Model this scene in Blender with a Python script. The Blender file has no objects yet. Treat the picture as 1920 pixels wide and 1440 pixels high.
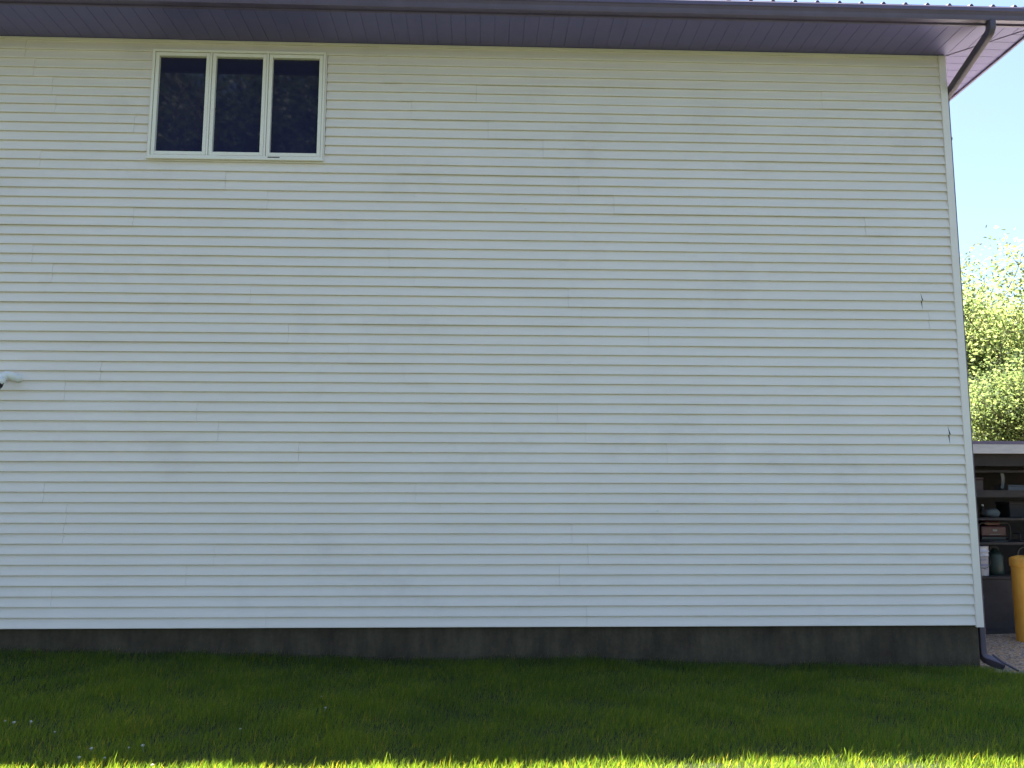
import bpy, math, random
import numpy as np
from mathutils import Vector, Matrix, noise

scene = bpy.context.scene
random.seed(7)
R = math.radians

# ------------------------------------------------------------------ camera
# world: X along the wall, +Y into the house, wall face at Y=0, Z=0 at the lowest siding edge
F, PITCH, YAW, ROLL = 1550.0, .12684, .035774, .002125
CAM = Vector((0.0, -8.468, 1.3575))
def cam_dir(x, y, f):
    x, y = x*math.cos(ROLL)-y*math.sin(ROLL), x*math.sin(ROLL)+y*math.cos(ROLL)
    d = (x, f*math.cos(PITCH)-y*math.sin(PITCH), f*math.sin(PITCH)+y*math.cos(PITCH))
    return Vector((d[0]*math.cos(YAW)+d[1]*math.sin(YAW), -d[0]*math.sin(YAW)+d[1]*math.cos(YAW), d[2]))
right, up, fwd = cam_dir(1, 0, 0), cam_dir(0, 1, 0), cam_dir(0, 0, 1)
m = Matrix((right, up, -fwd)).transposed().to_4x4()
m.translation = CAM
cd = bpy.data.cameras.new("camera")
cam = bpy.data.objects.new("camera", cd)
scene.collection.objects.link(cam)
cam.matrix_world = m
cd.sensor_fit = 'HORIZONTAL'; cd.sensor_width = 36.0; cd.lens = 36.0*F/1920
cd.clip_start = .05; cd.clip_end = 3000
scene.camera = cam

# ------------------------------------------------------------------ sky, sun, exposure
SUN_EL, SUN_AZ = R(69.8), R(-18)         # azimuth measured from +Y (behind the house) towards +X
w = bpy.data.worlds.new("World"); scene.world = w; w.use_nodes = True
nt = w.node_tree
sky = nt.nodes.new('ShaderNodeTexSky'); sky.sky_type = 'NISHITA'; sky.sun_disc = False
sky.sun_elevation = SUN_EL; sky.sun_rotation = SUN_AZ
sky.altitude = 200; sky.air_density = 1.0; sky.dust_density = 1.4; sky.ozone_density = 1.2
nt.links.new(sky.outputs[0], nt.nodes['Background'].inputs[0])
nt.nodes['Background'].inputs[1].default_value = .039
sd = bpy.data.lights.new("sun", 'SUN'); sd.energy = 5.0; sd.angle = R(.53); sd.color = (1, .95, .87)
sun = bpy.data.objects.new("sun", sd); scene.collection.objects.link(sun)
tos = Vector((math.sin(SUN_AZ)*math.cos(SUN_EL), math.cos(SUN_AZ)*math.cos(SUN_EL), math.sin(SUN_EL)))
sun.rotation_euler = tos.to_track_quat('Z', 'Y').to_euler()
sun.location = tos*40
vs = scene.view_settings
vs.view_transform = 'Standard'; vs.look = 'None'; vs.gamma = 1; vs.exposure = 2.97

# ------------------------------------------------------------------ helpers
def tag(o, label=None, cat=None, group=None, kind=None):
    if label: o['label'] = label
    if cat: o['category'] = cat
    if group: o['group'] = group
    if kind: o['kind'] = kind
    return o
def empty(name, loc, label=None, cat=None, group=None):
    o = bpy.data.objects.new(name, None); o.location = loc
    scene.collection.objects.link(o); o.empty_display_size = .2
    return tag(o, label, cat, group)
class MB:
    def __init__(s): s.v = []; s.f = []; s.sm = []
    def add(s, vs, fs, smooth=False):
        b = len(s.v); s.v += [tuple(p) for p in vs]
        s.f += [tuple(i+b for i in f) for f in fs]; s.sm += [smooth]*len(fs)
    def box(s, x0, x1, y0, y1, z0, z1):
        s.add([(x0,y0,z0),(x1,y0,z0),(x1,y1,z0),(x0,y1,z0),(x0,y0,z1),(x1,y0,z1),(x1,y1,z1),(x0,y1,z1)],
              [(0,3,2,1),(4,5,6,7),(0,1,5,4),(1,2,6,5),(2,3,7,6),(3,0,4,7)])
    def quad(s, a, b, c, d): s.add([a, b, c, d], [(0, 1, 2, 3)])
    def prism_x(s, prof, x0, x1):         # profile of (y,z) swept along x
        n = len(prof)
        s.add([(x0, y, z) for y, z in prof]+[(x1, y, z) for y, z in prof],
              [(i, (i+1) % n, n+(i+1) % n, n+i) for i in range(n)]+[tuple(range(n))[::-1], tuple(range(n, 2*n))])
    def prism_y(s, prof, y0, y1):         # profile of (x,z) swept along y
        n = len(prof)
        s.add([(x, y0, z) for x, z in prof]+[(x, y1, z) for x, z in prof],
              [(i, (i+1) % n, n+(i+1) % n, n+i) for i in range(n)]+[tuple(range(n))[::-1], tuple(range(n, 2*n))])
    def lathe(s, prof, c=(0, 0, 0), n=32, smooth=True):   # (r,z)
        vs = []; fs = []
        for r, z in prof:
            for i in range(n):
                a = 2*math.pi*i/n; vs.append((c[0]+r*math.cos(a), c[1]+r*math.sin(a), c[2]+z))
        for j in range(len(prof)-1):
            for i in range(n):
                fs.append((j*n+i, j*n+(i+1) % n, (j+1)*n+(i+1) % n, (j+1)*n+i))
        s.add(vs, fs, smooth)
    def tube(s, pts, rads, n=12, smooth=True, cap=True, shape=None, upv=None):
        pts = [Vector(p) for p in pts]
        if not isinstance(rads, (list, tuple)): rads = [rads]*len(pts)
        ring = shape or [(math.cos(2*math.pi*i/n), math.sin(2*math.pi*i/n)) for i in range(n)]
        n = len(ring); vs = []; fs = []
        ref = Vector(upv) if upv else None
        for i, p in enumerate(pts):
            t = (pts[min(i+1, len(pts)-1)]-pts[max(i-1, 0)]).normalized()
            if ref is None: ref = Vector((0, 0, 1)) if abs(t.z) < .9 else Vector((1, 0, 0))
            a = ref-t*ref.dot(t); a.normalize(); b = t.cross(a)
            if upv is None: ref = a
            for cx, cy in ring: vs.append(p+a*cx*rads[i]+b*cy*rads[i])
        for j in range(len(pts)-1):
            for i in range(n): fs.append((j*n+i, j*n+(i+1) % n, (j+1)*n+(i+1) % n, (j+1)*n+i))
        if cap: fs += [tuple(range(n))[::-1], tuple(range((len(pts)-1)*n, len(pts)*n))]
        s.add(vs, fs, smooth)
    def build(s, name, mat, parent=None, bevel=0):
        me = bpy.data.meshes.new(name); me.from_pydata(s.v, [], s.f)
        me.polygons.foreach_set('use_smooth', s.sm); me.update()
        o = bpy.data.objects.new(name, me); scene.collection.objects.link(o)
        me.materials.append(mat)
        if parent is not None:
            o.parent = parent; o.matrix_parent_inverse = Matrix.Translation(-wloc(parent))
        if bevel:
            b = o.modifiers.new('bevel', 'BEVEL'); b.width = bevel; b.segments = 2; b.limit_method = 'ANGLE'; b.harden_normals = False
        return o
def wloc(o):
    return Vector(o.location) if o.type == 'EMPTY' and o.parent is None else Vector((0, 0, 0))
def bez(pts, n=8):          # rounds the corners of a polyline
    pts = [Vector(p) for p in pts]; out = [pts[0]]
    for i in range(1, len(pts)-1):
        a = pts[i]+(pts[i-1]-pts[i]).normalized()*min(.07, (pts[i-1]-pts[i]).length*.45)
        b = pts[i]+(pts[i+1]-pts[i]).normalized()*min(.07, (pts[i+1]-pts[i]).length*.45)
        for k in range(n+1):
            t = k/n; out.append(a*(1-t)**2+pts[i]*2*t*(1-t)+b*t*t)
    out.append(pts[-1]); return out

# ------------------------------------------------------------------ materials
def mat(name, col, rough=.6, metal=0, spec=.5):
    m = bpy.data.materials.new(name); m.use_nodes = True
    b = m.node_tree.nodes['Principled BSDF']
    b.inputs['Base Color'].default_value = (*col, 1); b.inputs['Roughness'].default_value = rough
    b.inputs['Metallic'].default_value = metal; b.inputs['Specular IOR Level'].default_value = spec
    return m, m.node_tree, b
def tex(nt, scale, detail=4, rough=.55, mapscale=(1, 1, 1), dist=0):
    tc = nt.nodes.new('ShaderNodeTexCoord'); mp = nt.nodes.new('ShaderNodeMapping'); mp.inputs['Scale'].default_value = mapscale
    no = nt.nodes.new('ShaderNodeTexNoise'); no.inputs['Scale'].default_value = scale
    no.inputs['Detail'].default_value = detail; no.inputs['Roughness'].default_value = rough; no.inputs['Distortion'].default_value = dist
    nt.links.new(tc.outputs['Object'], mp.inputs[0]); nt.links.new(mp.outputs[0], no.inputs[0])
    return no
def ramp(nt, src, stops):
    r = nt.nodes.new('ShaderNodeValToRGB'); el = r.color_ramp.elements
    while len(el) < len(stops): el.new(.5)
    for e, (p, c) in zip(el, stops): e.position = p; e.color = (*c, 1)
    nt.links.new(src, r.inputs[0]); return r
def mixc(nt, a, b, fac, mode='MIX'):
    m = nt.nodes.new('ShaderNodeMix'); m.data_type = 'RGBA'; m.blend_type = mode
    for s, v in ((m.inputs[6], a), (m.inputs[7], b), (m.inputs[0], fac)):
        if isinstance(v, (int, float)): s.default_value = v
        elif isinstance(v, tuple): s.default_value = (*v, 1)
        else: nt.links.new(v, s)
    return m.outputs[2]
def bump(nt, b, src, strength, dist):
    bp = nt.nodes.new('ShaderNodeBump'); bp.inputs['Strength'].default_value = strength; bp.inputs['Distance'].default_value = dist
    nt.links.new(src, bp.inputs['Height']); nt.links.new(bp.outputs[0], b.inputs['Normal'])
def noisy(name, c0, c1, rough=.6, metal=0, scale=6, mapscale=(1, 1, 1), bs=0, bscale=60, bd=.002, spec=.5, lo=.35, hi=.65):
    m, nt, b = mat(name, c0, rough, metal, spec)
    n = tex(nt, scale, 5, .6, mapscale)
    r = ramp(nt, n.outputs[0], [(lo, c0), (hi, c1)]); nt.links.new(r.outputs[0], b.inputs['Base Color'])
    if bs: bump(nt, b, tex(nt, bscale, 3).outputs[0], bs, bd)
    return m

M = {}
# vinyl siding: off-white, faint dirt in streaks and broad blotches, soft embossing
m, t, b = mat('siding', (.66, .655, .60), .42, 0, .4)
n1 = tex(t, .9, 5, .6, (1, 1, 1.6)); n2 = tex(t, .7, 6, .7, (1, 1, 1.3)); n3 = tex(t, 9, 4, .6, (.35, 1, 4))
r1 = ramp(t, n1.outputs[0], [(.3, (.80, .715, .66)), (.62, (.84, .75, .695))])
r2 = ramp(t, n2.outputs[0], [(.30, (.84, .825, .83)), (.46, (1, 1, 1))])
r3 = ramp(t, n3.outputs[0], [(.3, (.93, .93, .92)), (.6, (1, 1, 1))])
c = mixc(t, r1.outputs[0], r2.outputs[0], .55, 'MULTIPLY'); c = mixc(t, c, r3.outputs[0], .6, 'MULTIPLY')
t.links.new(c, b.inputs['Base Color'])
bump(t, b, tex(t, 40, 3, .6, (.12, 1, 1)).outputs[0], .25, .0015)
M['siding'] = m
M['trim'] = noisy('corner_trim', (.80, .715, .66), (.84, .75, .695), .4, 0, 3)
M['window'] = noisy('window_vinyl', (.86, .79, .71), (.88, .82, .75), .35, 0, 4)
M['gap'] = noisy('dark_gap', (.02, .02, .02), (.03, .03, .03), .9)
M['brown'] = noisy('brown_metal', (.105, .08, .145), (.125, .095, .17), .42, 0, 5, bs=.05)  # brown metal; the violet of lens haze is mixed into its base colour
M['soffit'] = noisy('soffit_metal', (.128, .112, .285), (.145, .126, .31), .5, 0, 4, (1, 1, 1), bs=.05)  # brown soffit, with the blue-violet lens veil put into its colour
M['roof'] = noisy('roof_metal', (.07, .055, .08), (.09, .07, .10), .38, .2, 3)
# foundation concrete: dark, damp, vertical run marks
m, t, b = mat('foundation_concrete', (.06, .055, .05), .85, 0, .3)
n1 = tex(t, 2.2, 5, .6); n2 = tex(t, 2.3, 7, .75, (1.6, 1, .3)); n3 = tex(t, 45, 4, .7)
r1 = ramp(t, n1.outputs[0], [(.3, (.044, .032, .023)), (.65, (.078, .062, .044))])
r2 = ramp(t, n2.outputs[0], [(.35, (.55, .55, .52)), (.62, (1.25, 1.25, 1.15))])
r3 = ramp(t, n3.outputs[0], [(.3, (.8, .8, .8)), (.7, (1.15, 1.15, 1.15))])
c = mixc(t, r1.outputs[0], r2.outputs[0], .8, 'MULTIPLY'); c = mixc(t, c, r3.outputs[0], .8, 'MULTIPLY')
t.links.new(c, b.inputs['Base Color']); bump(t, b, n3.outputs[0], .4, .004)
M['concrete'] = m
m, t, b = mat('window_glass', (.020, .021, .058), .03, 0, .42); b.inputs['IOR'].default_value = 1.5
bump(t, b, tex(t, 1.3, 1).outputs[0], .12, .01)
M['glass'] = m
M['pvc'] = noisy('white_pvc', (.78, .78, .77), (.84, .84, .82), .35, 0, 8)
M['black'] = noisy('black_plastic', (.012, .012, .013), (.02, .02, .02), .5)
M['yellow'] = noisy('yellow_plastic', (.50, .25, .035), (.58, .31, .05), .5, 0, 9, (1, 1, .4), bs=.15, bscale=90)
M['spout'] = noisy('downspout_metal', (.075, .058, .085), (.09, .07, .10), .45, 0, 5, bs=.05)
M['galv'] = noisy('shed_roof_metal', (.76, .73, .74), (.82, .79, .79), .4, 0, 4)
M['fascia_light'] = noisy('pale_fascia', (.40, .38, .41), (.48, .46, .48), .5, 0, 5, (1, 1, 5))
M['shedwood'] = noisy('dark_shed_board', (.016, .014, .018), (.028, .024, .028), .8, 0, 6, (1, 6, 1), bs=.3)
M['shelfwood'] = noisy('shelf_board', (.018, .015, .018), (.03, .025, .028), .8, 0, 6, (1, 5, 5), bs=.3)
M['steel'] = noisy('dull_steel', (.045, .045, .05), (.07, .07, .075), .45, .6)
M['red'] = noisy('dark_red_paint', (.045, .010, .013), (.06, .014, .016), .4)
M['green'] = noisy('dark_green_paint', (.010, .022, .018), (.015, .03, .025), .5)
M['bucket'] = noisy('bucket_plastic', (.38, .38, .44), (.45, .45, .50), .4, 0, 6)
M['ink'] = noisy('blue_print', (.18, .20, .32), (.22, .24, .36), .6)
M['cloth'] = noisy('pale_cloth', (.08, .09, .095), (.12, .13, .135), .85, 0, 18, bs=.4, bscale=30, bd=.01)
M['label'] = noisy('pale_label', (.12, .12, .13), (.17, .17, .18), .6)
M['bark'] = noisy('bark', (.07, .055, .045), (.13, .105, .085), .9, 0, 14, (1, 1, .3), bs=.6, bscale=25, bd=.02)
# gravel
m, t, b = mat('gravel', (.2, .18, .17), .9, 0, .3)
v = t.nodes.new('ShaderNodeTexVoronoi'); v.inputs['Scale'].default_value = 55
tc = t.nodes.new('ShaderNodeTexCoord'); t.links.new(tc.outputs['Object'], v.inputs[0])
hs = t.nodes.new('ShaderNodeSeparateColor'); t.links.new(v.outputs['Color'], hs.inputs[0])
r1 = ramp(t, hs.outputs[0], [(0, (.19, .13, .085)), (.5, (.33, .245, .17)), (1, (.50, .41, .31))])
r2 = ramp(t, tex(t, 3, 4).outputs[0], [(.3, (.7, .68, .66)), (.65, (1.05, 1.05, 1.05))])
t.links.new(mixc(t, r1.outputs[0], r2.outputs[0], .8, 'MULTIPLY'), b.inputs['Base Color'])
bump(t, b, v.outputs['Distance'], 1, .01)
M['gravel'] = m
M['stone'] = noisy('stones', (.16, .135, .125), (.38, .35, .33), .85, 0, 30, bs=.3)
# lawn soil + blades
m, t, b = mat('lawn_ground', (.03, .045, .015), .95, 0, .2)
r1 = ramp(t, tex(t, 1.5, 6).outputs[0], [(.3, (.028, .034, .018)), (.7, (.043, .052, .027))])
r2 = ramp(t, tex(t, 60, 3, .7).outputs[0], [(.3, (.5, .5, .5)), (.7, (1.3, 1.3, 1.3))])
t.links.new(mixc(t, r1.outputs[0], r2.outputs[0], 1, 'MULTIPLY'), b.inputs['Base Color'])
bump(t, b, tex(t, 80, 3).outputs[0], 1, .02)
M['lawn'] = m
def leafmat(name, stops, tcol, tf, scale, rough=.45, attr=True, spec=.35):
    m, t, b = mat(name, stops[0][1], rough, 0, spec)
    at = t.nodes.new('ShaderNodeAttribute'); at.attribute_name = 'rnd'
    r = ramp(t, at.outputs['Fac'], stops)
    r2 = ramp(t, tex(t, scale, 4).outputs[0], [(.3, (.76, .82, .85)), (.5, (1, 1, 1)), (.72, (1.16, 1.06, .95))])
    c = mixc(t, r.outputs[0], r2.outputs[0], 1, 'MULTIPLY')
    t.links.new(c, b.inputs['Base Color'])
    tr = t.nodes.new('ShaderNodeBsdfTranslucent')
    t.links.new(mixc(t, c, tcol, 1, 'MULTIPLY'), tr.inputs[0])
    ms = t.nodes.new('ShaderNodeMixShader'); ms.inputs[0].default_value = tf
    t.links.new(b.outputs[0], ms.inputs[1]); t.links.new(tr.outputs[0], ms.inputs[2])
    t.links.new(ms.outputs[0], t.nodes['Material Output'].inputs[0])
    return m
M['blade'] = leafmat('grass_blade', [(0, (.011, .026, .016)), (.6, (.019, .039, .021)), (.9, (.028, .046, .024)), (1, (.062, .062, .042))], (18, 13.5, 1.7), .55, 1.1, .4)
M['leaf'] = leafmat('maple_leaf', [(0, (.075, .11, .045)), (.5, (.12, .15, .062)), (1, (.165, .18, .085))], (2.6, 2.6, 2.1), .55, .35, .6, True, .1)
M['leaf_shade'] = leafmat('shade_leaf', [(0, (.02, .035, .015)), (1, (.05, .07, .03))], (2.4, 2.4, 1.6), .3, .5, .5, True, .2)
M['leaf_dark'] = leafmat('dark_leaf', [(0, (.06, .088, .04)), (.6, (.098, .128, .056)), (1, (.145, .165, .08))], (2.9, 2.8, 2.0), .5, .5, .6, True, .1)
M['clover'] = noisy('clover_white', (.36, .36, .30), (.5, .49, .43), .8, 0, 60)

# ------------------------------------------------------------------ ground
def gz(x, y):
    wy = 1.0 if y > 0 else math.exp(y/1.0)
    xx = max(-7, min(5.5, x))
    z = -.36+(-.023*xx+.03)*wy
    d = math.hypot(x, y)
    if d > 14: z += .25*math.sin(x*.05+1)*math.sin(y*.043)*min(1, (d-14)/30)
    return z+.010*math.sin(x*1.7+y*.6)+.008*math.sin(x*.9-y*2.1)
xs = sorted(set([-900, -500, -300, -180, -110, -70, -45, -30]+[round(-22+i*.4, 3) for i in range(111)]+[30, 45, 70, 110, 180, 300, 500, 900]))
mb = MB(); n = len(xs)
mb.add([(x, y, gz(x, y)) for y in xs for x in xs],
       [(j*n+i, j*n+i+1, (j+1)*n+i+1, (j+1)*n+i) for j in range(n-1) for i in range(n-1)], True)
tag(mb.build('lawn_ground', M['lawn']), 'mown lawn running from the house wall to the horizon', None, None, 'structure')
GX0, GY0 = 5.06, -.33
def gedge(x): return GY0+.05*math.sin(x*4)+.04*math.sin(x*9+1)
gx = [GX0+i*.2 for i in range(60)]; rows = 70; mb = MB()
vsx = []
for j in range(rows):
    for x in gx:
        y = gedge(x)+(15-gedge(x))*(j/(rows-1))**1.3
        vsx.append((x, y, gz(x, y)+.012))
n = len(gx)
mb.add(vsx, [(j*n+i, j*n+i+1, (j+1)*n+i+1, (j+1)*n+i) for j in range(rows-1) for i in range(n-1)], True)
tag(mb.build('gravel_path', M['gravel']), 'brown-grey gravel beside the house corner', None, None, 'structure')

# ------------------------------------------------------------------ house
C = .1016; NC = 60; HX0, HX1, HY1 = -9.5, 5.088, 9.0; ZS = 6.135
house = empty('house', (0, 0, gz(0, 0)), 'large two-storey house side clad in off-white horizontal vinyl siding with brown eaves', 'house')

WX0, WX1, WZ0, WZ1 = -3.545, -1.692, 4.797, 6.022     # window casing

def px_wall(u, v):
    d = cam_dir(u-960, 720-v, F); k = -CAM.y/d.y
    return CAM.x+d.x*k, CAM.z+d.z*k
seam_px = [(893,182),(915,250),(1018,285),(1085,345),(1151,390),(1404,213),(1540,185),(1670,285),(1398,322),(1742,357),
 (1288,462),(1393,492),(1441,528),(778,520),(730,488),(1065,560),(1090,597),(1216,635),(1322,668),(1432,707),(1480,745),
 (803,738),(759,692),(1045,775),(1098,810),(1250,852),(1385,882),(1470,920),(1518,962),(826,950),(780,915),(1072,998),
 (1102,1035),(805,1105),(1100,1155),(1508,1110),(1800,1155),(1720,780),(1350,160),(655,900),(410,800),(350,1070),(470,560),
 (640,600),(560,860),(1775,985),(752,190),(1622,440),(250,420),(190,700),(120,1000),(500,1140)]
seams = {}
for u, v in seam_px:
    x, z = px_wall(u, v); j = int(z/(2*C))
    seams.setdefault(j, []).append(x)
rr = random.Random(3)
for j in range(30):
    s = sorted(seams.get(j, [rr.uniform(-3, 3)]))
    while s[0]-3.7 > HX0+.3: s.insert(0, s[0]-3.7+rr.uniform(-.05, .05))
    while s[-1]+3.7 < HX1-.2: s.append(s[-1]+3.7)
    out = [s[0]]
    for x in s[1:]:
        if x-out[-1] > .5: out.append(x)
    seams[j] = out
crack1, crack2 = px_wall(1726, 565)[0], px_wall(1777, 815)[0]
seams[16] = [x for x in seams[16] if abs(x-crack1) > 1.5]+[crack1]
seams[9] = [x for x in seams[9] if abs(x-crack2) > 1.5]+[crack2]
seams[16].sort(); seams[9].sort()

def wob(x, k): return .0016*noise.noise((x*.9, k*.37, 2.0))+.0012*noise.noise((x*2.7, k*1.9, 5.0))
# clapboard cross section of one course: (t up the course 0..1, protrusion)
PROF = [(.02, .005), (-.006, .0175), (.02, .0250), (.07, .0257), (.2, .0230), (.5, .0152), (.8, .0076), (.95, .0040), (1.08, .0030)]
sgr = random.Random(8); seamgap = {(j, q): sgr.uniform(.0003, .0013) for j in range(31) for q in range(12)}
mb = MB()
for k in range(NC):
    j = k//2; cuts = [HX0]+seams[j]+[HX1-.012]
    for si in range(len(cuts)-1):
        a, b_ = cuts[si], cuts[si+1]
        crk = [dx for cx, cj, dx in ((crack1, 16, .020), (crack2, 9, .026)) if j == cj and abs(a-cx) < .003]
        crk = crk[0] if si > 0 and crk else 0
        if si > 0: a = a+.001 if crk else a+seamgap[(j, si)]                                  # laps under its neighbour
        lift = .0036 if si % 2 else .0
        n = max(2, int((b_-a)/.22)+1)
        ts = [a+(b_-a)*i/n for i in range(n+1)]
        if b_ < HX1-.1: ts.insert(-1, b_-.04)
        spans = [ts]
        zc = (k+.5)*C
        # leave the window opening free
        if WZ0+.035 < zc < WZ1:
            l = [x for x in ts if x < WX0-.004]; r_ = [x for x in ts if x > WX1+.004]
            spans = []
            if l: spans.append(l+([WX0-.004] if b_ > WX0 else []))
            if r_: spans.append(([WX1+.004] if a < WX1 else [])+r_)
        for sp in spans:
            if len(sp) < 2: continue
            vv = []
            for x in sp:
                for q, (tt, pr) in enumerate(PROF):
                    z = (k+tt)*C+wob(x, k)*(1 if k > 0 else .4)
                    y = -(pr+lift+.0012*noise.noise((x*.8, k*.8+tt, 9)))
                    xx = x
                    if crk and x == a:                       # split panel end curling away from the wall
                        amt = max(0, 1-abs((k-2*j)+tt-1)/.95)
                        y -= .008*amt; xx = x+crk*amt*.42+.001
                    if crk and x != a and x-a < .25: y -= .002
                    if z > ZS-.012: z = ZS-.012
                    vv.append((xx, y, z))
            p = len(PROF)
            ff = [(i*p+q, (i+1)*p+q, (i+1)*p+q+1, i*p+q+1) for i in range(len(sp)-1) for q in range(p-1)]
            # end returns give every lap a real edge
            nv = len(vv)
            for base in (0, (len(sp)-1)*p):
                for q in range(p): vv.append((vv[base+q][0], -.0005, vv[base+q][2]))
            for e, base in enumerate((0, (len(sp)-1)*p)):
                if crk and e == 0: continue
                for q in range(p-1): ff.append((base+q, base+q+1, nv+e*p+q+1, nv+e*p+q))
            mb.add(vv, ff, False)
sid = mb.build('siding', M['siding'], house)
# sheathing behind the siding, side and rear walls
mb = MB(); mb.box(HX0, WX0, .0, .14, .0, ZS+.1); mb.box(WX1, HX1-.02, .0, .14, .0, ZS+.1)
mb.box(WX0, WX1, .0, .14, .0, WZ0); mb.box(WX0, WX1, .0, .14, WZ1, ZS+.1); mb.box(WX0-.1, WX1+.1, .145, .2, WZ0-.1, WZ1+.08)
mb.build('wall_sheathing', M['gap'], house)
mb = MB()
for k in range(NC):
    for (x, s) in ((HX1, 1), (HX0, -1)):
        z = k*C
        pr = [(x-s*.02, z), (x+s*.016-s*.014, z), (x+s*.002-s*.010, min(z+C+.004, ZS-.01)), (x-s*.02, min(z+C+.004, ZS-.01))]
        mb.prism_y(pr[::s], .075, HY1)
    mb.prism_x([(HY1-.02, k*C), (HY1, k*C+C), (HY1+.014, k*C)], HX0+.02, HX1-.02)
mb.build('side_siding', M['siding'], house)
# corner post
mb = MB()
mb.prism_x([(0, 0)]*3, 0, 0) if False else None
def corner(mb, x, s):
    mb.box(min(x, x-s*.078), max(x, x-s*.078), -.033, -.002, -.018, ZS-.006)
    mb.box(min(x, x-s*.02), max(x, x-s*.02), -.002, .075, -.018, ZS-.006)
corner(mb, HX1+.004, 1); mb.build('corner_trim', M['trim'], house, .003)
mb = MB(); corner(mb, HX0-.004, -1); mb.build('corner_trim', M['trim'], house, .003)
mb = MB(); mb.box(HX0+.08, HX1-.078, -.024, -.001, ZS-.030, ZS-.004); mb.build('top_trim', M['siding'], house, .002)
# foundation
mb = MB()
fx = [HX0+.03+i*(HX1-HX0-.06)/60 for i in range(61)]
mb.box(HX0+.03, HX1-.035, .012, HY1-.02, -1.0, -.004)
mb.build('foundation', M['concrete'], house, .006)
# soffit with real grooves
OV = .62
def groove_strip(name, axis):
    mb = MB(); P = .1515; g = .0035; dpt = .004
    if axis == 'x': a0, a1 = HX0-OV, HX1+OV
    else: a0, a1 = -OV, HY1+OV
    n = int((a1-a0)/P)+1
    for i in range(n+1):
        s, e = a1-(i+1)*P if axis == 'x' else a0+i*P, (a1-i*P if axis == 'x' else a0+(i+1)*P)
        s = max(s, a0); e = min(e, a1)
        if e <= s: continue
        segs = [(s, s+g, 0), (s+g, e-g, 1), (e-g, e, 0)]
        for p, q, flat in segs:
            if q <= p: continue
            zz = (ZS, ZS) if flat else ((ZS+dpt, ZS) if p == s else (ZS, ZS+dpt))
            def inner(c):
                if axis == 'x': return 0 if HX0 < c < HX1 else -min(abs(c-HX1), abs(c-HX0))
                return HX1 if c > 0 else HX1+abs(c)
            if axis == 'x': mb.quad((p, -OV, zz[0]), (p, inner(p)+.0, zz[0]), (q, inner(q)+.0, zz[1]), (q, -OV, zz[1]))
            else: mb.quad((inner(p), p, zz[0]), (inner(q), q, zz[1]), (HX1+OV, q, zz[1]), (HX1+OV, p, zz[0]))
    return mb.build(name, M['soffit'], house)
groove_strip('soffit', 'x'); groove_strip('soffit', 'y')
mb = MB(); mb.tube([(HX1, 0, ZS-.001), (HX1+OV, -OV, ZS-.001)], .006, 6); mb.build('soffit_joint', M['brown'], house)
mb = MB(); mb.box(HX0-OV, HX1+OV, -OV, HY1+OV, ZS+.03, ZS+.05); mb.build('eave_deck', M['gap'], house)
# fascia boards
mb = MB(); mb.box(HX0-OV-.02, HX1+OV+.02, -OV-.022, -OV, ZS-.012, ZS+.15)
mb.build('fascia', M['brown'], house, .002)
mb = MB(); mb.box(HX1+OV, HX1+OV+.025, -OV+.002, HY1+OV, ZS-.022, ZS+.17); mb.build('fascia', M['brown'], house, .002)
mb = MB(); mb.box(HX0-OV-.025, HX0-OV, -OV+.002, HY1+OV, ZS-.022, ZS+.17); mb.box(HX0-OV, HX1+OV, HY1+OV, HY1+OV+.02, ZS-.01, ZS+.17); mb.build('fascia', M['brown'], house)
# gutter, K profile
gy = -OV-.024; gzb = ZS+.005; gt = gzb+.125
prof = [(gy, gt), (gy, gzb), (gy-.070, gzb), (gy-.078, gzb+.020), (gy-.085, gzb+.045), (gy-.100, gzb+.070), (gy-.112, gzb+.078),
        (gy-.112, gzb+.116), (gy-.105, gt), (gy-.098, gt), (gy-.098, gt-.008), (gy-.106, gt-.012), (gy-.106, gzb+.082), (gy-.096, gzb+.075), (gy-.080, gzb+.048), (gy-.072, gzb+.022), (gy-.066, gzb+.004), (gy-.004, gzb+.004), (gy-.004, gt)]
mb = MB(); mb.prism_x(prof, HX0-OV-.03, HX1+OV+.04)
for x in (HX0-OV-.03, HX1+OV+.038): mb.prism_x([(gy, gt), (gy, gzb), (gy-.070, gzb), (gy-.112, gzb+.078), (gy-.112, gt)], x, x+.003)
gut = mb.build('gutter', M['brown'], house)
# metal hip roof with ribs
ez = gt+.018; ey = gy-.085; SL = .30
x0, x1, y0, y1 = HX0-OV-.05, HX1+OV+.05, ey, HY1+OV+.06
half = (y1-y0)/2; rz = ez+half*SL; xr0, xr1, ym = x0+half, x1-half, (y0+y1)/2
mb = MB()
top = [(x0, y0, ez), (x1, y0, ez), (x1, y1, ez), (x0, y1, ez), (xr0, ym, rz), (xr1, ym, rz)]
bot = [(a, b_, c_-.012) for a, b_, c_ in top]
fs = [(0, 1, 5, 4), (1, 2, 5), (2, 3, 4, 5), (3, 0, 4)]
mb.add(top+bot, fs+[tuple(i+6 for i in f[::-1]) for f in fs]+[(0, 6, 7, 1), (1, 7, 8, 2), (2, 8, 9, 3), (3, 9, 6, 0)])
P = .2286
def ribx(x):                   # rib running up the front slope
    L = min(half, x-x0, x1-x)
    if L < .15: return
    a, b_ = y0-.002, y0+L
    za, zb = ez, ez+L*SL
    mb.add([(x-.022, a, za), (x-.009, a, za+.021), (x+.009, a, za+.021), (x+.022, a, za), (x-.022, b_, zb), (x-.009, b_, zb+.021), (x+.009, b_, zb+.021), (x+.022, b_, zb)],
           [(0, 1, 5, 4), (1, 2, 6, 5), (2, 3, 7, 6), (0, 3, 2, 1), (4, 5, 6, 7)])
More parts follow.
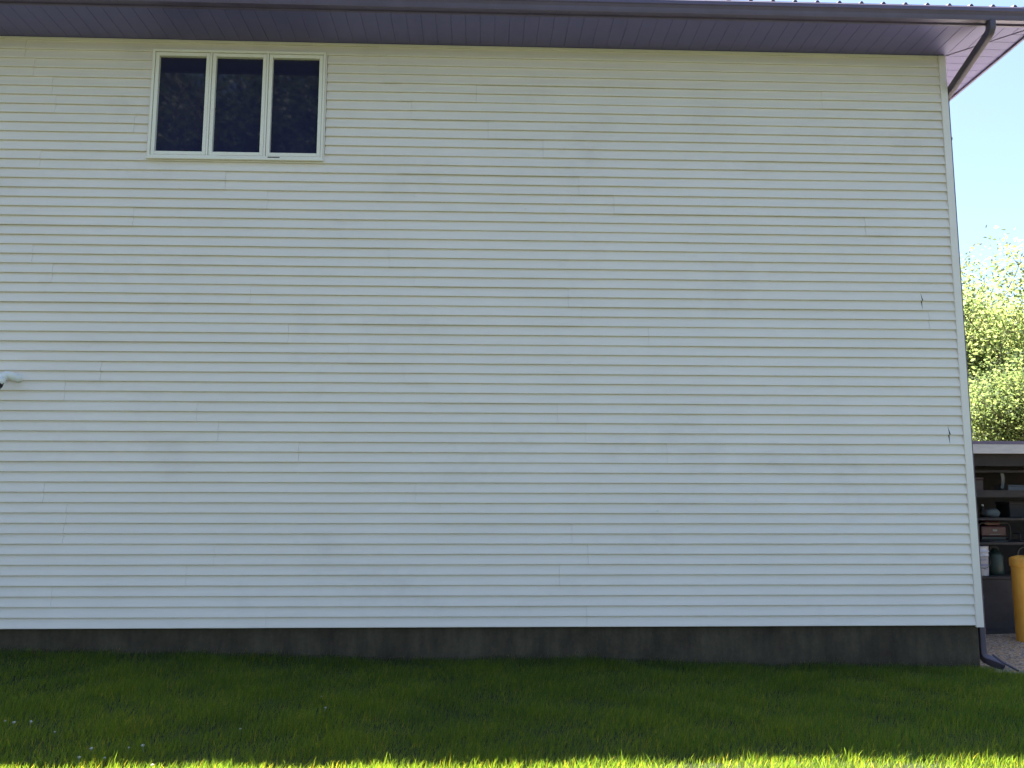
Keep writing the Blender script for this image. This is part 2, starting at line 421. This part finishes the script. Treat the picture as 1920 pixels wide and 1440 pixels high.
def riby(y):
    L = min(half, y-y0, y1-y)
    if L < .15: return
    mb.add([(x1+.002, y-.022, ez), (x1+.002, y-.009, ez+.021), (x1+.002, y+.009, ez+.021), (x1+.002, y+.022, ez), (x1-L, y-.022, ez+L*SL), (x1-L, y-.009, ez+L*SL+.021), (x1-L, y+.009, ez+L*SL+.021), (x1-L, y+.022, ez+L*SL)],
           [(4, 5, 1, 0), (5, 6, 2, 1), (6, 7, 3, 2), (1, 2, 3, 0), (7, 6, 5, 4)])
x = 5.21
while x > x0: ribx(x); x -= P
ribx(5.21+P)
y = y0+P
while y < y1: riby(y); y += P
roof = mb.build('roof', M['roof'], house)
mb = MB(); mb.tube([(x1, y0, ez+.012), (xr1, ym, rz+.012)], .035, 8); mb.tube([(x0, y0, ez+.012), (xr0, ym, rz+.012)], .035, 8); mb.tube([(xr0, ym, rz+.012), (xr1, ym, rz+.012)], .04, 8)
mb.build('ridge_cap', M['roof'], roof)
# downspout
def rrect(w_, h_, r_=.008):
    o = []
    for cx, cy, a0 in ((w_/2-r_, h_/2-r_, 0), (-w_/2+r_, h_/2-r_, 90), (-w_/2+r_, -h_/2+r_, 180), (w_/2-r_, -h_/2+r_, 270)):
        for k in range(4): a = R(a0+30*k); o.append((cx+r_*math.cos(a), cy+r_*math.sin(a)))
    return o
DZ = gz(5.1, .06)+.11
pts = bez([(5.195, gy-.045, gzb+.002), (5.19, gy-.045, gzb-.105), (5.137, .115, 5.69), (5.137, .115, 5.45)], 8)
pts += [Vector((5.137, .115, 5.45-(5.45-DZ-.12)*i/10)) for i in range(1, 11)]
tail = bez([(5.137, .115, DZ+.12), (5.137, .115, DZ), (5.30, .01, DZ-.075)], 8)
mb = MB(); mb.tube(pts+tail[1:], 1.0, shape=rrect(.062, .088), upv=(1, .0, .02), cap=False)
ds = mb.build('downspout', M['spout'], house)
for z in (5.2, 3.2, 1.3, .25):
    mb = MB(); mb.box(5.092, 5.1705, .0685, .1615, z, z+.03); mb.build('strap', M['spout'], ds)
mb = MB(); z0 = gz(5.3, 0)
mb.tube([(5.16, -.03, z0+.17), (5.24, -.06, z0+.10), (5.37, -.10, z0+.025)], .011, 8)
mb.build('drain_bracket', M['spout'], ds)

# triple casement window
win = empty('window', (0, 0, 0)); win.parent = house; win.matrix_parent_inverse = Matrix.Translation(-wloc(house))
def frame_ring(mb, xa, xb, za, zb, w_, y0_, y1_):
    mb.box(xa, xa+w_, y0_, y1_, za, zb); mb.box(xb-w_, xb, y0_, y1_, za, zb)
    mb.box(xa+w_, xb-w_, y0_, y1_, za, za+w_); mb.box(xa+w_, xb-w_, y0_, y1_, zb-w_, zb)
mb = MB(); frame_ring(mb, WX0, WX1, WZ0, WZ1, .013, -.034, .02); mb.build('casing', M['siding'], win, .002)
mb = MB(); frame_ring(mb, WX0+.014, WX1-.014, WZ0+.014, WZ1-.014, .024, -.048, .06)
SW = (WX1-WX0-.028-.048-.040)/3
fx0 = WX0+.038
for i in (1, 2):
    xm = fx0+i*SW+(i-1)*.02; mb.box(xm, xm+.02, -.046, .06, WZ0+.038, WZ1-.038)
mb.build('frame', M['window'], win, .003)
for i in range(3):
    a = fx0+i*(SW+.02)+.004; b_ = a+SW-.008; za, zb = WZ0+.043, WZ1-.043
    mb = MB(); frame_ring(mb, a, b_, za, zb, .038, -.039, .03); mb.build('sash', M['window'], win, .004)
    mb = MB(); mb.box(a+.038, b_-.038, .004, .012, za+.038, zb-.038); mb.build('pane', M['glass'], win)
mb = MB(); mb.box(WX0+.005, WX1-.005, -.060, -.0345, WZ0-.008, WZ0+.0135); mb.build('sill', M['window'], win, .003)
mb = MB(); mb.box(fx0+2*(SW+.02)+.03, fx0+2*(SW+.02)+.155, -.0505, -.048, WZ0+.020, WZ0+.029); mb.build('latch', M['gap'], win)

# vent pipe at the far left
mb = MB()
mb.tube(bez([(-4.69, .02, 2.462), (-4.69, -.07, 2.462), (-4.765, -.12, 2.492), (-4.80, -.165, 2.385)], 10), .040, 20, cap=False)
mb.tube([(-4.69, -.015, 2.462), (-4.69, -.03, 2.462)], .046, 20)
mb.tube([(-4.781, -.141, 2.440), (-4.799, -.163, 2.388)], .047, 20)
vp = mb.build('vent_pipe', M['pvc'], house)
mb = MB(); mb.tube([(-4.7985, -.1625, 2.389), (-4.806, -.171, 2.368)], .049, 16)
for i in range(16):
    a = i*2.4; p = Vector((-4.802, -.167, 2.375))
    mb.tube([p+Vector((.035*math.cos(a), .02*math.sin(a), .03*math.sin(a))), p+Vector((.05*math.cos(a)+.012, .03*math.sin(a)-.01, .04*math.sin(a))), p+Vector((.03*math.cos(a), 0, .04*math.sin(a)-.03))], .003, 5)
mb.build('vent_screen', M['black'], vp)
# small pale specks stuck to wall and eave
for u, v in ((778, 369), (990, 193), (985, 392), (158, 902), (752, 941), (1232, 957)):
    x, z = px_wall(u, v); mb = MB()
    mb.lathe([(0, -.006), (.006, -.003), (.007, .002), (.003, .006), (0, .007)], (x, -.026, z), 8)
    mb.build('fluff_speck', M['pvc'], house)

# ------------------------------------------------------------------ shed on the right
SX0, SX1, SY0, SY1 = 5.78, 12.5, 1.95, 5.2
sg = gz(7, 2)
shed = empty('shed', (SX0, SY0, sg), 'low dark open-fronted storage shed with pale fascia behind the house corner', 'shed')
mb = MB(); mb.add([(SX0-.05, SY0-.12, 1.955), (SX1, SY0-.12, 1.955), (SX1, SY1+.1, 1.80), (SX0-.05, SY1+.1, 1.80), (SX0-.05, SY0-.12, 1.925), (SX1, SY0-.12, 1.925), (SX1, SY1+.1, 1.77), (SX0-.05, SY1+.1, 1.77)],
    [(0, 1, 2, 3), (7, 6, 5, 4), (0, 4, 5, 1), (1, 5, 6, 2), (2, 6, 7, 3), (3, 7, 4, 0)])
x = SX0
while x < SX1:
    mb.prism_y([(x-.02, 1.0), (x-.01, 1.02), (x+.01, 1.02), (x+.02, 1.0)], 0, .001) if False else None
    a = (x-.02, SY0-.12, 1.956); mb.add([(x-.02, SY0-.12, 1.956), (x, SY0-.12, 1.974), (x+.02, SY0-.12, 1.956), (x-.02, SY1+.1, 1.801), (x, SY1+.1, 1.819), (x+.02, SY1+.1, 1.801)], [(0, 1, 4, 3), (1, 2, 5, 4), (0, 2, 1)])
    x += .3
mb.build('roof', M['galv'], shed)
mb = MB(); mb.box(SX0-.05, SX1, SY0-.15, SY0-.122, 1.822, 1.94); mb.build('fascia', M['fascia_light'], shed, .003)
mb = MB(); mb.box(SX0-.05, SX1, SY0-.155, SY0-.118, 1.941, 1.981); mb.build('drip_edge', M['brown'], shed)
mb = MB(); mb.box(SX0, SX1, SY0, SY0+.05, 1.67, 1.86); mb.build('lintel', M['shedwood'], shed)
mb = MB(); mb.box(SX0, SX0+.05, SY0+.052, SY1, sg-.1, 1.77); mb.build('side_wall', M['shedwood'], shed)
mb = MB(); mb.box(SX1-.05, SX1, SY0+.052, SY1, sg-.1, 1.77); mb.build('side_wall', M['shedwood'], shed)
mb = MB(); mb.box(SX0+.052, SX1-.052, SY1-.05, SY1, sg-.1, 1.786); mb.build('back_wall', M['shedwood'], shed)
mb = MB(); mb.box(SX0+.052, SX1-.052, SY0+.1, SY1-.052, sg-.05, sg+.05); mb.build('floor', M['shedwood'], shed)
for x in (SX0+.005, 9.1, SX1-.1):
    mb = MB(); mb.box(x, x+.09, SY0+.0, SY0+.09, sg-.05, 1.668); mb.build('post', M['shedwood'], shed, .003)

# storage rack with shelves
RX0, RX1, RY0, RY1 = 6.0, 8.9, 2.12, 2.75
rack = empty('storage_rack', (RX0, RY0, sg), 'dark wooden rack of shelves inside the open shed', 'shelving')
SZ = [.262, .695, 1.005, 1.31, 1.62]
for i, z in enumerate(SZ):
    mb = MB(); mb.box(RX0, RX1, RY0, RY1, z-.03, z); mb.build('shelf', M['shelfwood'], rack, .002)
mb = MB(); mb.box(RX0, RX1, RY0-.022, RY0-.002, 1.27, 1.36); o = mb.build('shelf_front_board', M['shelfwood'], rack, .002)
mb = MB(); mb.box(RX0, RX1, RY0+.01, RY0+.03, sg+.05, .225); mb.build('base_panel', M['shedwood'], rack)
for x in (RX0-.05, 7.6, RX1):
    for y in (RY0+.003, RY1-.05):
        mb = MB(); mb.box(x, x+.048, y, y+.048, sg+.05, 1.66) if x != 7.6 else mb.box(x, x+.048, y-.053 if y < 2.3 else y+.052, y-.005 if y < 2.3 else y+.1, sg+.05, 1.66)
        mb.build('post', M['shedwood'], rack)
# white bucket
bx, by, bz = 6.45, 2.29, .263
bk = empty('bucket', (bx, by, bz), 'white plastic bucket with blue print on the lowest shelf of the shed rack', 'bucket')
mb = MB(); mb.lathe([(0, .0), (.128, .0), (.132, .01), (.140, .25), (.148, .255), (.148, .275), (.142, .278), (.143, .30), (.152, .303), (.152, .318), (.145, .322), (.146, .365), (.152, .37), (.150, .38), (.143, .38), (.130, .02), (0, .02)], (bx, by, bz), 40)
mb.build('body', M['bucket'], bk)
mb = MB()
for a0, a1, z, h in ((-110, -62, .20, .012), (-100, -50, .13, .022), (-85, -55, .085, .006)):
    vv = []; k = 10
    for i in range(k+1):
        a = R(a0+(a1-a0)*i/k); r_ = .1335+.0075*z/.25+.0006+.001
        for dz in (0, h): vv.append((bx+(r_+.0002*dz)*math.cos(a), by+r_*math.sin(a), bz+z+dz))
    mb.add(vv, [(2*i, 2*i+2, 2*i+3, 2*i+1) for i in range(k)])
mb.build('print', M['ink'], bk)
mb = MB(); pts = []
for i in range(13):
    t_ = i/12; a = math.pi*(1+t_); pts.append((bx+.156*math.cos(a), by+.156*math.sin(a)-.002, bz+.30-.20*math.sin(math.pi*t_)))
mb.tube(pts, .0035, 6); mb.build('handle', M['steel'], bk)
# pale cloth bundle
cx, cy, cz = 6.70, 2.33, 1.007
mb = MB(); vv = []; ff = []; nu, nv = 18, 12
for j in range(nv+1):
    for i in range(nu):
        a = 2*math.pi*i/nu; ph = math.pi*j/nv
        s_ = math.copysign(abs(math.cos(a))**.6, math.cos(a)); t_ = math.copysign(abs(math.sin(a))**.6, math.sin(a))
        d = 1+.12*noise.noise((a*1.3, ph*2, 3))
        vv.append((cx+.105*s_*math.sin(ph)**.5*d, cy+.09*t_*math.sin(ph)**.5*d, cz+.055-.055*math.cos(ph)*-1*(1+.15*s_)+0.0))
for j in range(nv):
    for i in range(nu): ff.append((j*nu+i, j*nu+(i+1) % nu, (j+1)*nu+(i+1) % nu, (j+1)*nu+i))
mb.add(vv, ff, True)
tag(mb.build('folded_cloth', M['cloth']), 'pale grey folded cloth on the shelf above the red machine', 'cloth')
# small jar with bright cap behind the cloth
mb = MB(); mb.lathe([(0, 0), (.035, 0), (.035, .1), (.02, .125), (.02, .14), (0, .14)], (6.69, 2.47, 1.007), 20)
jar = mb.build('spray_bottle', M['black']); tag(jar, 'small black bottle with a pale cap behind the grey cloth', 'bottle')
mb = MB(); mb.lathe([(0, .0), (.014, .0), (.014, .025), (0, .028)], (6.69, 2.47, 1.147), 14); mb.build('cap', M['pvc'], jar)
# red engine-driven machine
ex, ey_, ez_ = 6.70, 2.40, .697
eng = empty('generator', (ex, ey_, ez_), 'dark red portable engine machine on the middle shelf above the bucket', 'generator')
mb = MB(); mb.box(ex-.17, ex+.17, ey_-.13, ey_+.13, ez_+.06, ez_+.20); mb.build('body', M['red'], eng, .02)
mb = MB(); mb.box(ex-.10, ex+.12, ey_-.10, ey_+.10, ez_+.202, ez_+.265); mb.build('tank', M['red'], eng, .025)
mb = MB(); mb.lathe([(0, 0), (.025, 0), (.025, .02), (0, .022)], (ex, ey_, ez_+.266), 16); mb.build('tank_cap', M['black'], eng)
mb = MB()
for s in (-1, 1):
    mb.tube(bez([(ex-.21, ey_+s*.14, ez_+.008), (ex-.21, ey_+s*.14, ez_+.24), (ex+.21, ey_+s*.14, ez_+.24), (ex+.21, ey_+s*.14, ez_+.008), (ex-.19, ey_+s*.14, ez_+.008)]), .008, 8)
for x in (-.21, .21): mb.tube([(ex+x, ey_-.14, ez_+.03), (ex+x, ey_+.14, ez_+.03)], .008, 8)
mb.box(ex-.16, ex+.16, ey_-.12, ey_+.12, ez_+.025, ez_+.058)
mb.build('frame', M['black'], eng)
mb = MB(); mb.box(ex-.02, ex+.04, ey_-.134, ey_-.1305, ez_+.13, ez_+.155); mb.box(ex-.06, ex+.08, ey_-.134, ey_-.1305, ez_+.085, ez_+.092); mb.build('label_plate', M['label'], eng)
mb = MB(); mb.tube([(ex-.172, ey_-.06, ez_+.13), (ex-.19, ey_-.06, ez_+.13)], .04, 18); mb.build('recoil_cover', M['steel'], eng)
# steel bar on the shelf edge
mb = MB(); mb.tube([(6.57, 2.16, .704), (6.80, 2.16, .704)], .006, 8); tag(mb.build('steel_rod', M['steel']), 'thin steel rod lying along the shelf edge in front of the red machine', 'rod')
# hanging strap
mb = MB()
for i in range(9):
    z = 1.585-.2*i/8; x = 6.815+.012*math.sin(i*.5)
    if i: mb.add([pl, pr_, (x+.022, 2.20, z), (x-.022, 2.20, z), (pl[0], 2.206, pl[2]), (pr_[0], 2.206, pr_[2]), (x+.022, 2.206, z), (x-.022, 2.206, z)], [(0, 3, 2, 1), (4, 5, 6, 7), (0, 4, 7, 3), (1, 2, 6, 5)])
    pl, pr_ = (x-.022, 2.20, z), (x+.022, 2.20, z)
tag(mb.build('hanging_strap', M['cloth']), 'short pale strap hanging under the topmost shelf of the rack', 'strap')
# dark green canister, boxes and a bent pipe
gc = (6.74, 2.36, .264)
mb = MB(); mb.lathe([(0, 0), (.095, 0), (.1, .02), (.1, .25), (.07, .3), (.03, .31), (.03, .335), (0, .335)], gc, 24)
can = mb.build('canister', M['green']); tag(can, 'dark green canister beside the white bucket', 'canister')
mb = MB(); mb.tube(bez([(gc[0]-.06, gc[1], gc[2]+.30), (gc[0]-.05, gc[1], gc[2]+.36), (gc[0]+.05, gc[1], gc[2]+.36), (gc[0]+.06, gc[1], gc[2]+.30)]), .007, 8); mb.build('handle', M['steel'], can)
mb = MB(); mb.tube(bez([(7.0, 2.28, .27), (7.0, 2.28, .60), (7.14, 2.28, .645), (7.4, 2.28, .645)]), .014, 10)
tag(mb.build('bent_pipe', M['steel']), 'bent grey steel pipe standing on the lowest shelf behind the yellow bollard', 'pipe')
def carton(name, x0, x1, z, h, mt, lab, cat, d=.3):
    e = empty(name, (x0, 2.3, z), lab, cat)
    mb = MB(); mb.box(x0, x1, 2.3, 2.3+d, z+.001, z+h*.86); mb.build('body', mt, e, .01)
    mb = MB(); mb.box(x0-.006, x1+.006, 2.294, 2.306+d, z+h*.86+.001, z+h); mb.build('lid', mt, e, .006)
carton('storage_box', 6.95, 7.30, 1.006, .2, M['shedwood'], 'dark lidded storage box right of the folded cloth', 'box')
carton('storage_box', 6.33, 6.62, 1.311, .22, M['red'], 'dull red lidded box on the upper shelf left of the strap', 'box')
carton('storage_box', 6.95, 7.35, 1.311, .12, M['label'], 'pale flat box on the upper shelf right of the strap', 'box')
mb = MB()
for x in (7.0, 7.1): mb.tube([(x, 2.2, .705), (x, 2.2, .80)], .007, 8)
mb.tube([(6.99, 2.2, .71), (7.11, 2.2, .71)], .008, 8); mb.tube([(7.0, 2.2, .80), (7.0, 2.35, .80), (7.2, 2.4, .80)], .007, 8)
tag(mb.build('metal_bracket', M['steel']), 'grey metal bracket standing on the shelf right of the red machine', 'bracket')

# ------------------------------------------------------------------ yellow bollard
bo = Vector((6.585, 1.58, gz(6.585, 1.58)-.06))
bol = empty('bollard', bo, 'yellow plastic-sleeved bollard with domed cap on the gravel beside the shed', 'bollard')
mb = MB(); mb.lathe([(0, -.03), (.118, -.03), (.118, .0), (.120, .96)], bo, 48); mb.build('sleeve', M['yellow'], bol)
mb = MB(); mb.lathe([(.121, .955), (.131, .957), (.133, .97), (.133, 1.045), (.128, 1.058), (.10, 1.072), (.05, 1.086), (0, 1.09)], bo, 48); mb.build('cap', M['yellow'], bol)

# ------------------------------------------------------------------ trees
def tree(name, loc, height, rad, crown_lo, nleaf, lsize, leafm, label, seed, ncl=60, trunk_r=.2, gap=1.0, ax=1.0):
    rg = np.random.default_rng(seed); rp = random.Random(seed)
    root = empty(name, loc, label, 'tree'); L = Vector(loc)
    tb = MB(); cl = []
    def limb(p, d, ln, r_, depth):
        pts = [p]; rs = [r_]; q = p.copy(); dd = d.normalized()
        for i in range(5):
            dd = (dd+Vector((rp.uniform(-.16, .16), rp.uniform(-.16, .16), rp.uniform(-.02, .14)))).normalized()
            q = q+dd*ln/5; pts.append(q.copy()); rs.append(max(.008, r_*(1-.14*(i+1))))
        tb.tube(pts, rs, 7 if depth else 12)
        if depth >= 1: cl.append((pts[-1], depth)); cl.append((pts[3], depth))
        if depth < 3:
            k = 5 if depth == 0 else 4
            for i in range(k):
                a = rp.uniform(0, 2*math.pi); base = pts[rp.choice((2, 3, 4, 5))] if depth else pts[-1-(i % 3)]
                sp = rp.uniform(.45, .95)
                nd = (dd*.6+Vector((math.cos(a)*sp*ax, math.sin(a)*sp, rp.uniform(.1, .5)))).normalized()
                limb(base.copy(), nd, ln*rp.uniform(.55, .8), r_*.48, depth+1)
    th = crown_lo
    tb.tube([L+Vector((0, 0, -.2)), L+Vector((.05, 0, th*.5)), L+Vector((0, .05, th))], [trunk_r*1.3, trunk_r, trunk_r*.85], 14)
    for i in range(4):
        a = i*math.pi/2+rp.uniform(-.4, .4)
        limb(L+Vector((0, .05, th-.1)), Vector((math.cos(a)*.55, math.sin(a)*.55, 1)), height*.36, trunk_r*.6, 0)
    limb(L+Vector((0, .05, th-.1)), Vector((0, 0, 1)), height*.42, trunk_r*.7, 0)
    tb.build('trunk', M['bark'], root)
    ends = [c_ for c_, d_ in cl]
    cen = []
    zc = L.z+th+(height-th)*.5; hz = (height-th)*.55
    for e in ends:
        v_ = Vector(((e.x-L.x)/rad, (e.y-L.y)/rad, (e.z-zc)/hz))
        if v_.length > 1: v_ = v_/v_.length*rp.uniform(.85, 1.05)
        cen.append((L.x+v_.x*rad, L.y+v_.y*rad, zc+v_.z*hz))
    for i in range(ncl):
        v_ = Vector((rp.gauss(0, 1), rp.gauss(0, 1), rp.gauss(0, 1))).normalized()*rp.uniform(.55, 1.0)
        cen.append((L.x+v_.x*rad, L.y+v_.y*rad, zc+v_.z*hz))
    cen = np.array(cen); wts = rg.uniform(.3, 1.6, len(cen)); wts /= wts.sum()
    idx = rg.choice(len(cen), nleaf, p=wts)
    spread = rad*.15*gap*rg.uniform(.6, 1.4, len(cen))[idx][:, None]
    P_ = cen[idx]+rg.normal(0, 1, (nleaf, 3))*spread*np.array([1, 1, .75])
    keep = P_[:, 2] > L.z+th*.45
    P_ = P_[keep]; nl = len(P_)
    leafmesh('crown', P_, lsize, leafm, root, rg)
    return root
def leafmesh(name, P_, lsize, leafm, root, rg):
    nl = len(P_)
    a = rg.normal(0, 1, (nl, 3)); a[:, 2] *= .6; a /= np.linalg.norm(a, axis=1)[:, None]
    nrm = rg.normal(0, 1, (nl, 3)); nrm[:, 2] += .8
    b_ = np.cross(nrm, a); b_ /= np.linalg.norm(b_, axis=1)[:, None]
    s = lsize*rg.uniform(.6, 1.3, nl)[:, None]
    fold = np.cross(a, b_)*s*.15
    V = np.stack([P_-a*s, P_+b_*s*.55+fold, P_+a*s, P_-b_*s*.55+fold], 1).reshape(-1, 3)
    me = bpy.data.meshes.new(name)
    me.vertices.add(nl*4); me.vertices.foreach_set('co', V.astype(np.float32).ravel())
    me.loops.add(nl*4); me.loops.foreach_set('vertex_index', np.arange(nl*4, dtype=np.int32))
    me.polygons.add(nl); me.polygons.foreach_set('loop_start', np.arange(nl, dtype=np.int32)*4)
    me.update(calc_edges=True)
    at = me.attributes.new('rnd', 'FLOAT', 'POINT'); at.data.foreach_set('value', np.repeat(rg.random(nl), 4).astype(np.float32))
    me.materials.append(leafm)
    o = bpy.data.objects.new(name, me); scene.collection.objects.link(o); o.parent = root
    o.matrix_parent_inverse = Matrix.Translation(-wloc(root)); return o
tree('maple_tree', (21.3, 24.0, gz(21, 24)), 11.5, 5.0, 1.4, 40000, .085, M['leaf'], 'tall sunlit yellow-green maple with sky showing through its top, behind the shed', 11, 26, .2, .6)
tree('leafy_tree', (17.5, 17.5, gz(17, 17)), 5.8, 3.1, .8, 42000, .06, M['leaf_dark'], 'lower dense darker green tree rising just over the shed roof', 5, 70, .12, .9)
# big trees across the lawn, seen only in the window panes
for i, (x, y, h_, s_, lb) in enumerate([(-6.2, -22, 17.5, 21, 'large green tree mirrored in the right window pane'), (-14.0, -23, 18.5, 22, 'large green tree mirrored in the left window pane')]):
    tree('shade_tree', (x, y, gz(x, y)), h_, 5.2, 3.5, 50000, .13, M['leaf_shade'], lb, s_, 110, .12)

# ------------------------------------------------------------------ grass blades
def grass(name, N, xr, yr, hmin, hmax, wd, seed, dens=None):
    rg = np.random.default_rng(seed)
    X = rg.uniform(xr[0], xr[1], N); Y = rg.uniform(yr[0], yr[1], N)
    gd = GY0+.05*np.sin(X*4)+.04*np.sin(X*9+1)
    ok = ~((X > HX0+.03) & (X < HX1-.03) & (Y > .0)) & ~((X > GX0) & (Y > gd+rg.normal(0, .04, N))) 
    # uneven stand
    q = np.sin(X*5.1+np.sin(Y*3.7)*1.3)*np.sin(Y*6.3+np.cos(X*2.9))*.5+.5
    ok &= rg.random(N) < .55+.45*q
    if dens is not None: ok &= rg.random(N) < dens(X, Y)
    X, Y, q = X[ok], Y[ok], q[ok]; n = len(X)
    wy = np.where(Y > 0, 1, np.exp(np.minimum(Y, 0))); xx = np.clip(X, -7, 5.5)
    Z = -.36+(-.023*xx+.03)*wy+.010*np.sin(X*1.7+Y*.6)+.008*np.sin(X*.9-Y*2.1)-.004
    H = rg.uniform(hmin, hmax, n)*(.75+.5*q)*np.where(rg.random(n) < .04, 1.55, 1)
    A = rg.uniform(0, 2*np.pi, n); ln = np.abs(rg.normal(.3, .28, n))*H
    lx = np.cos(A)*ln+.012; ly = np.sin(A)*ln
    B = rg.uniform(0, np.pi, n); W = wd*rg.uniform(.6, 1.3, n)
    wx, wyv = np.cos(B)*W/2, np.sin(B)*W/2
    V = np.zeros((n, 5, 3), np.float32)
    V[:, 0] = np.stack([X-wx, Y-wyv, Z], 1); V[:, 1] = np.stack([X+wx, Y+wyv, Z], 1)
    V[:, 2] = np.stack([X+wx*.8+lx*.35, Y+wyv*.8+ly*.35, Z+H*.58], 1); V[:, 3] = np.stack([X-wx*.8+lx*.35, Y-wyv*.8+ly*.35, Z+H*.58], 1)
    V[:, 4] = np.stack([X+lx, Y+ly, Z+H], 1)
    me = bpy.data.meshes.new(name)
    me.vertices.add(n*5); me.vertices.foreach_set('co', V.ravel())
    b5 = (np.arange(n)*5)[:, None]
    loops = (b5+np.array([[0, 1, 2, 3, 3, 2, 4]])).ravel().astype(np.int32)
    me.loops.add(n*7); me.loops.foreach_set('vertex_index', loops)
    st = (np.arange(n)*7)[:, None]+np.array([[0, 4]])
    me.polygons.add(n*2); me.polygons.foreach_set('loop_start', st.ravel().astype(np.int32))
    me.update(calc_edges=True)
    at = me.attributes.new('rnd', 'FLOAT', 'POINT'); at.data.foreach_set('value', np.repeat(rg.random(n), 5).astype(np.float32))
    me.materials.append(M['blade'])
    o = bpy.data.objects.new(name, me); scene.collection.objects.link(o)
    tag(o, None, None, None, 'stuff'); return o
g1 = grass('grass', 520000, (-6.2, 7.2), (-4.2, .012), .032, .074, .0031, 1)
tag(g1, 'short green lawn grass between the wall and the sunlit strip', 'grass')
g2 = grass('grass', 220000, (-13, 16), (-12, -4.2), .045, .08, .008, 2)
tag(g2, 'sunlit lawn grass farther out from the house', 'grass')
g3 = grass('grass', 60000, (7.2, 16), (-4.2, -.2), .04, .075, .007, 3)
tag(g3, 'sunlit lawn grass in front of the gravel and shed', 'grass')

# clover heads
rg = random.Random(4)
def at_ground(u, v):
    d = cam_dir(u-960, 720-v, F); z = -.36
    for _ in range(5):
        k = (z+.05-CAM.z)/d.z; p = CAM+d*k; z = gz(p.x, p.y)
    return p.x, p.y, z
protoc = None
for u, v in ((197, 1416), (146, 1421), (240, 1399), (175, 1404), (12, 1348), (26, 1355), (56, 1353), (102, 1368), (452, 1364), (270, 1398), (610, 1325), (602, 1302), (288, 1433)):
    x, y, z = at_ground(u, v)
    if protoc is None:
        mb = MB(); mb.lathe([(0, -.008), (.007, -.007), (.0105, 0), (.009, .007), (.004, .011), (0, .012)], (0, 0, .055), 10)
        for i in range(10):
            a = i*.63; mb.tube([(.008*math.cos(a), .008*math.sin(a), .055), (.013*math.cos(a), .013*math.sin(a), .061)], .0018, 4)
        mb.tube([(0.004, 0, 0), (0.002, 0, .03), (0, 0, .05)], .0012, 5)
        protoc = mb.build('clover_flower', M['clover']); o = protoc
    else:
        o = protoc.copy(); scene.collection.objects.link(o)
    o.location = (x, y, z+.002); o.rotation_euler = (rg.uniform(-.2, .2), rg.uniform(-.2, .2), rg.uniform(0, 6)); s = rg.uniform(.55, .95); o.scale = (s, s, s)
    tag(o, 'tiny white clover head catching the sun at the edge of the house shadow' if v > 1410 else 'tiny white clover head in the shaded lawn grass', 'clover flower', 'clover heads in the lawn')

# loose stones on the gravel
rgn = np.random.default_rng(9); mb = MB()
for i in range(2600):
    x = rgn.uniform(5.15, 8.6); y = rgn.uniform(-.42, 2.0)
    if y < gedge(x)-.06: continue
    r_ = rgn.uniform(.006, .016); z = gz(x, y)+.012+r_*.3; a = rgn.uniform(0, 3)
    vv = []
    for dx, dy, dz in ((1, 0, 0), (0, 1, 0), (-1, 0, 0), (0, -1, 0), (0, 0, .7), (0, 0, -.7)):
        k = r_*rgn.uniform(.7, 1.2); vv.append((x+(dx*math.cos(a)-dy*math.sin(a))*k*1.2, y+(dx*math.sin(a)+dy*math.cos(a))*k, z+dz*k))
    mb.add(vv, [(0, 1, 4), (1, 2, 4), (2, 3, 4), (3, 0, 4), (1, 0, 5), (2, 1, 5), (3, 2, 5), (0, 3, 5)])
tag(mb.build('loose_stones', M['stone']), 'loose brown-grey stones scattered over the gravel', 'stones', None, 'stuff')
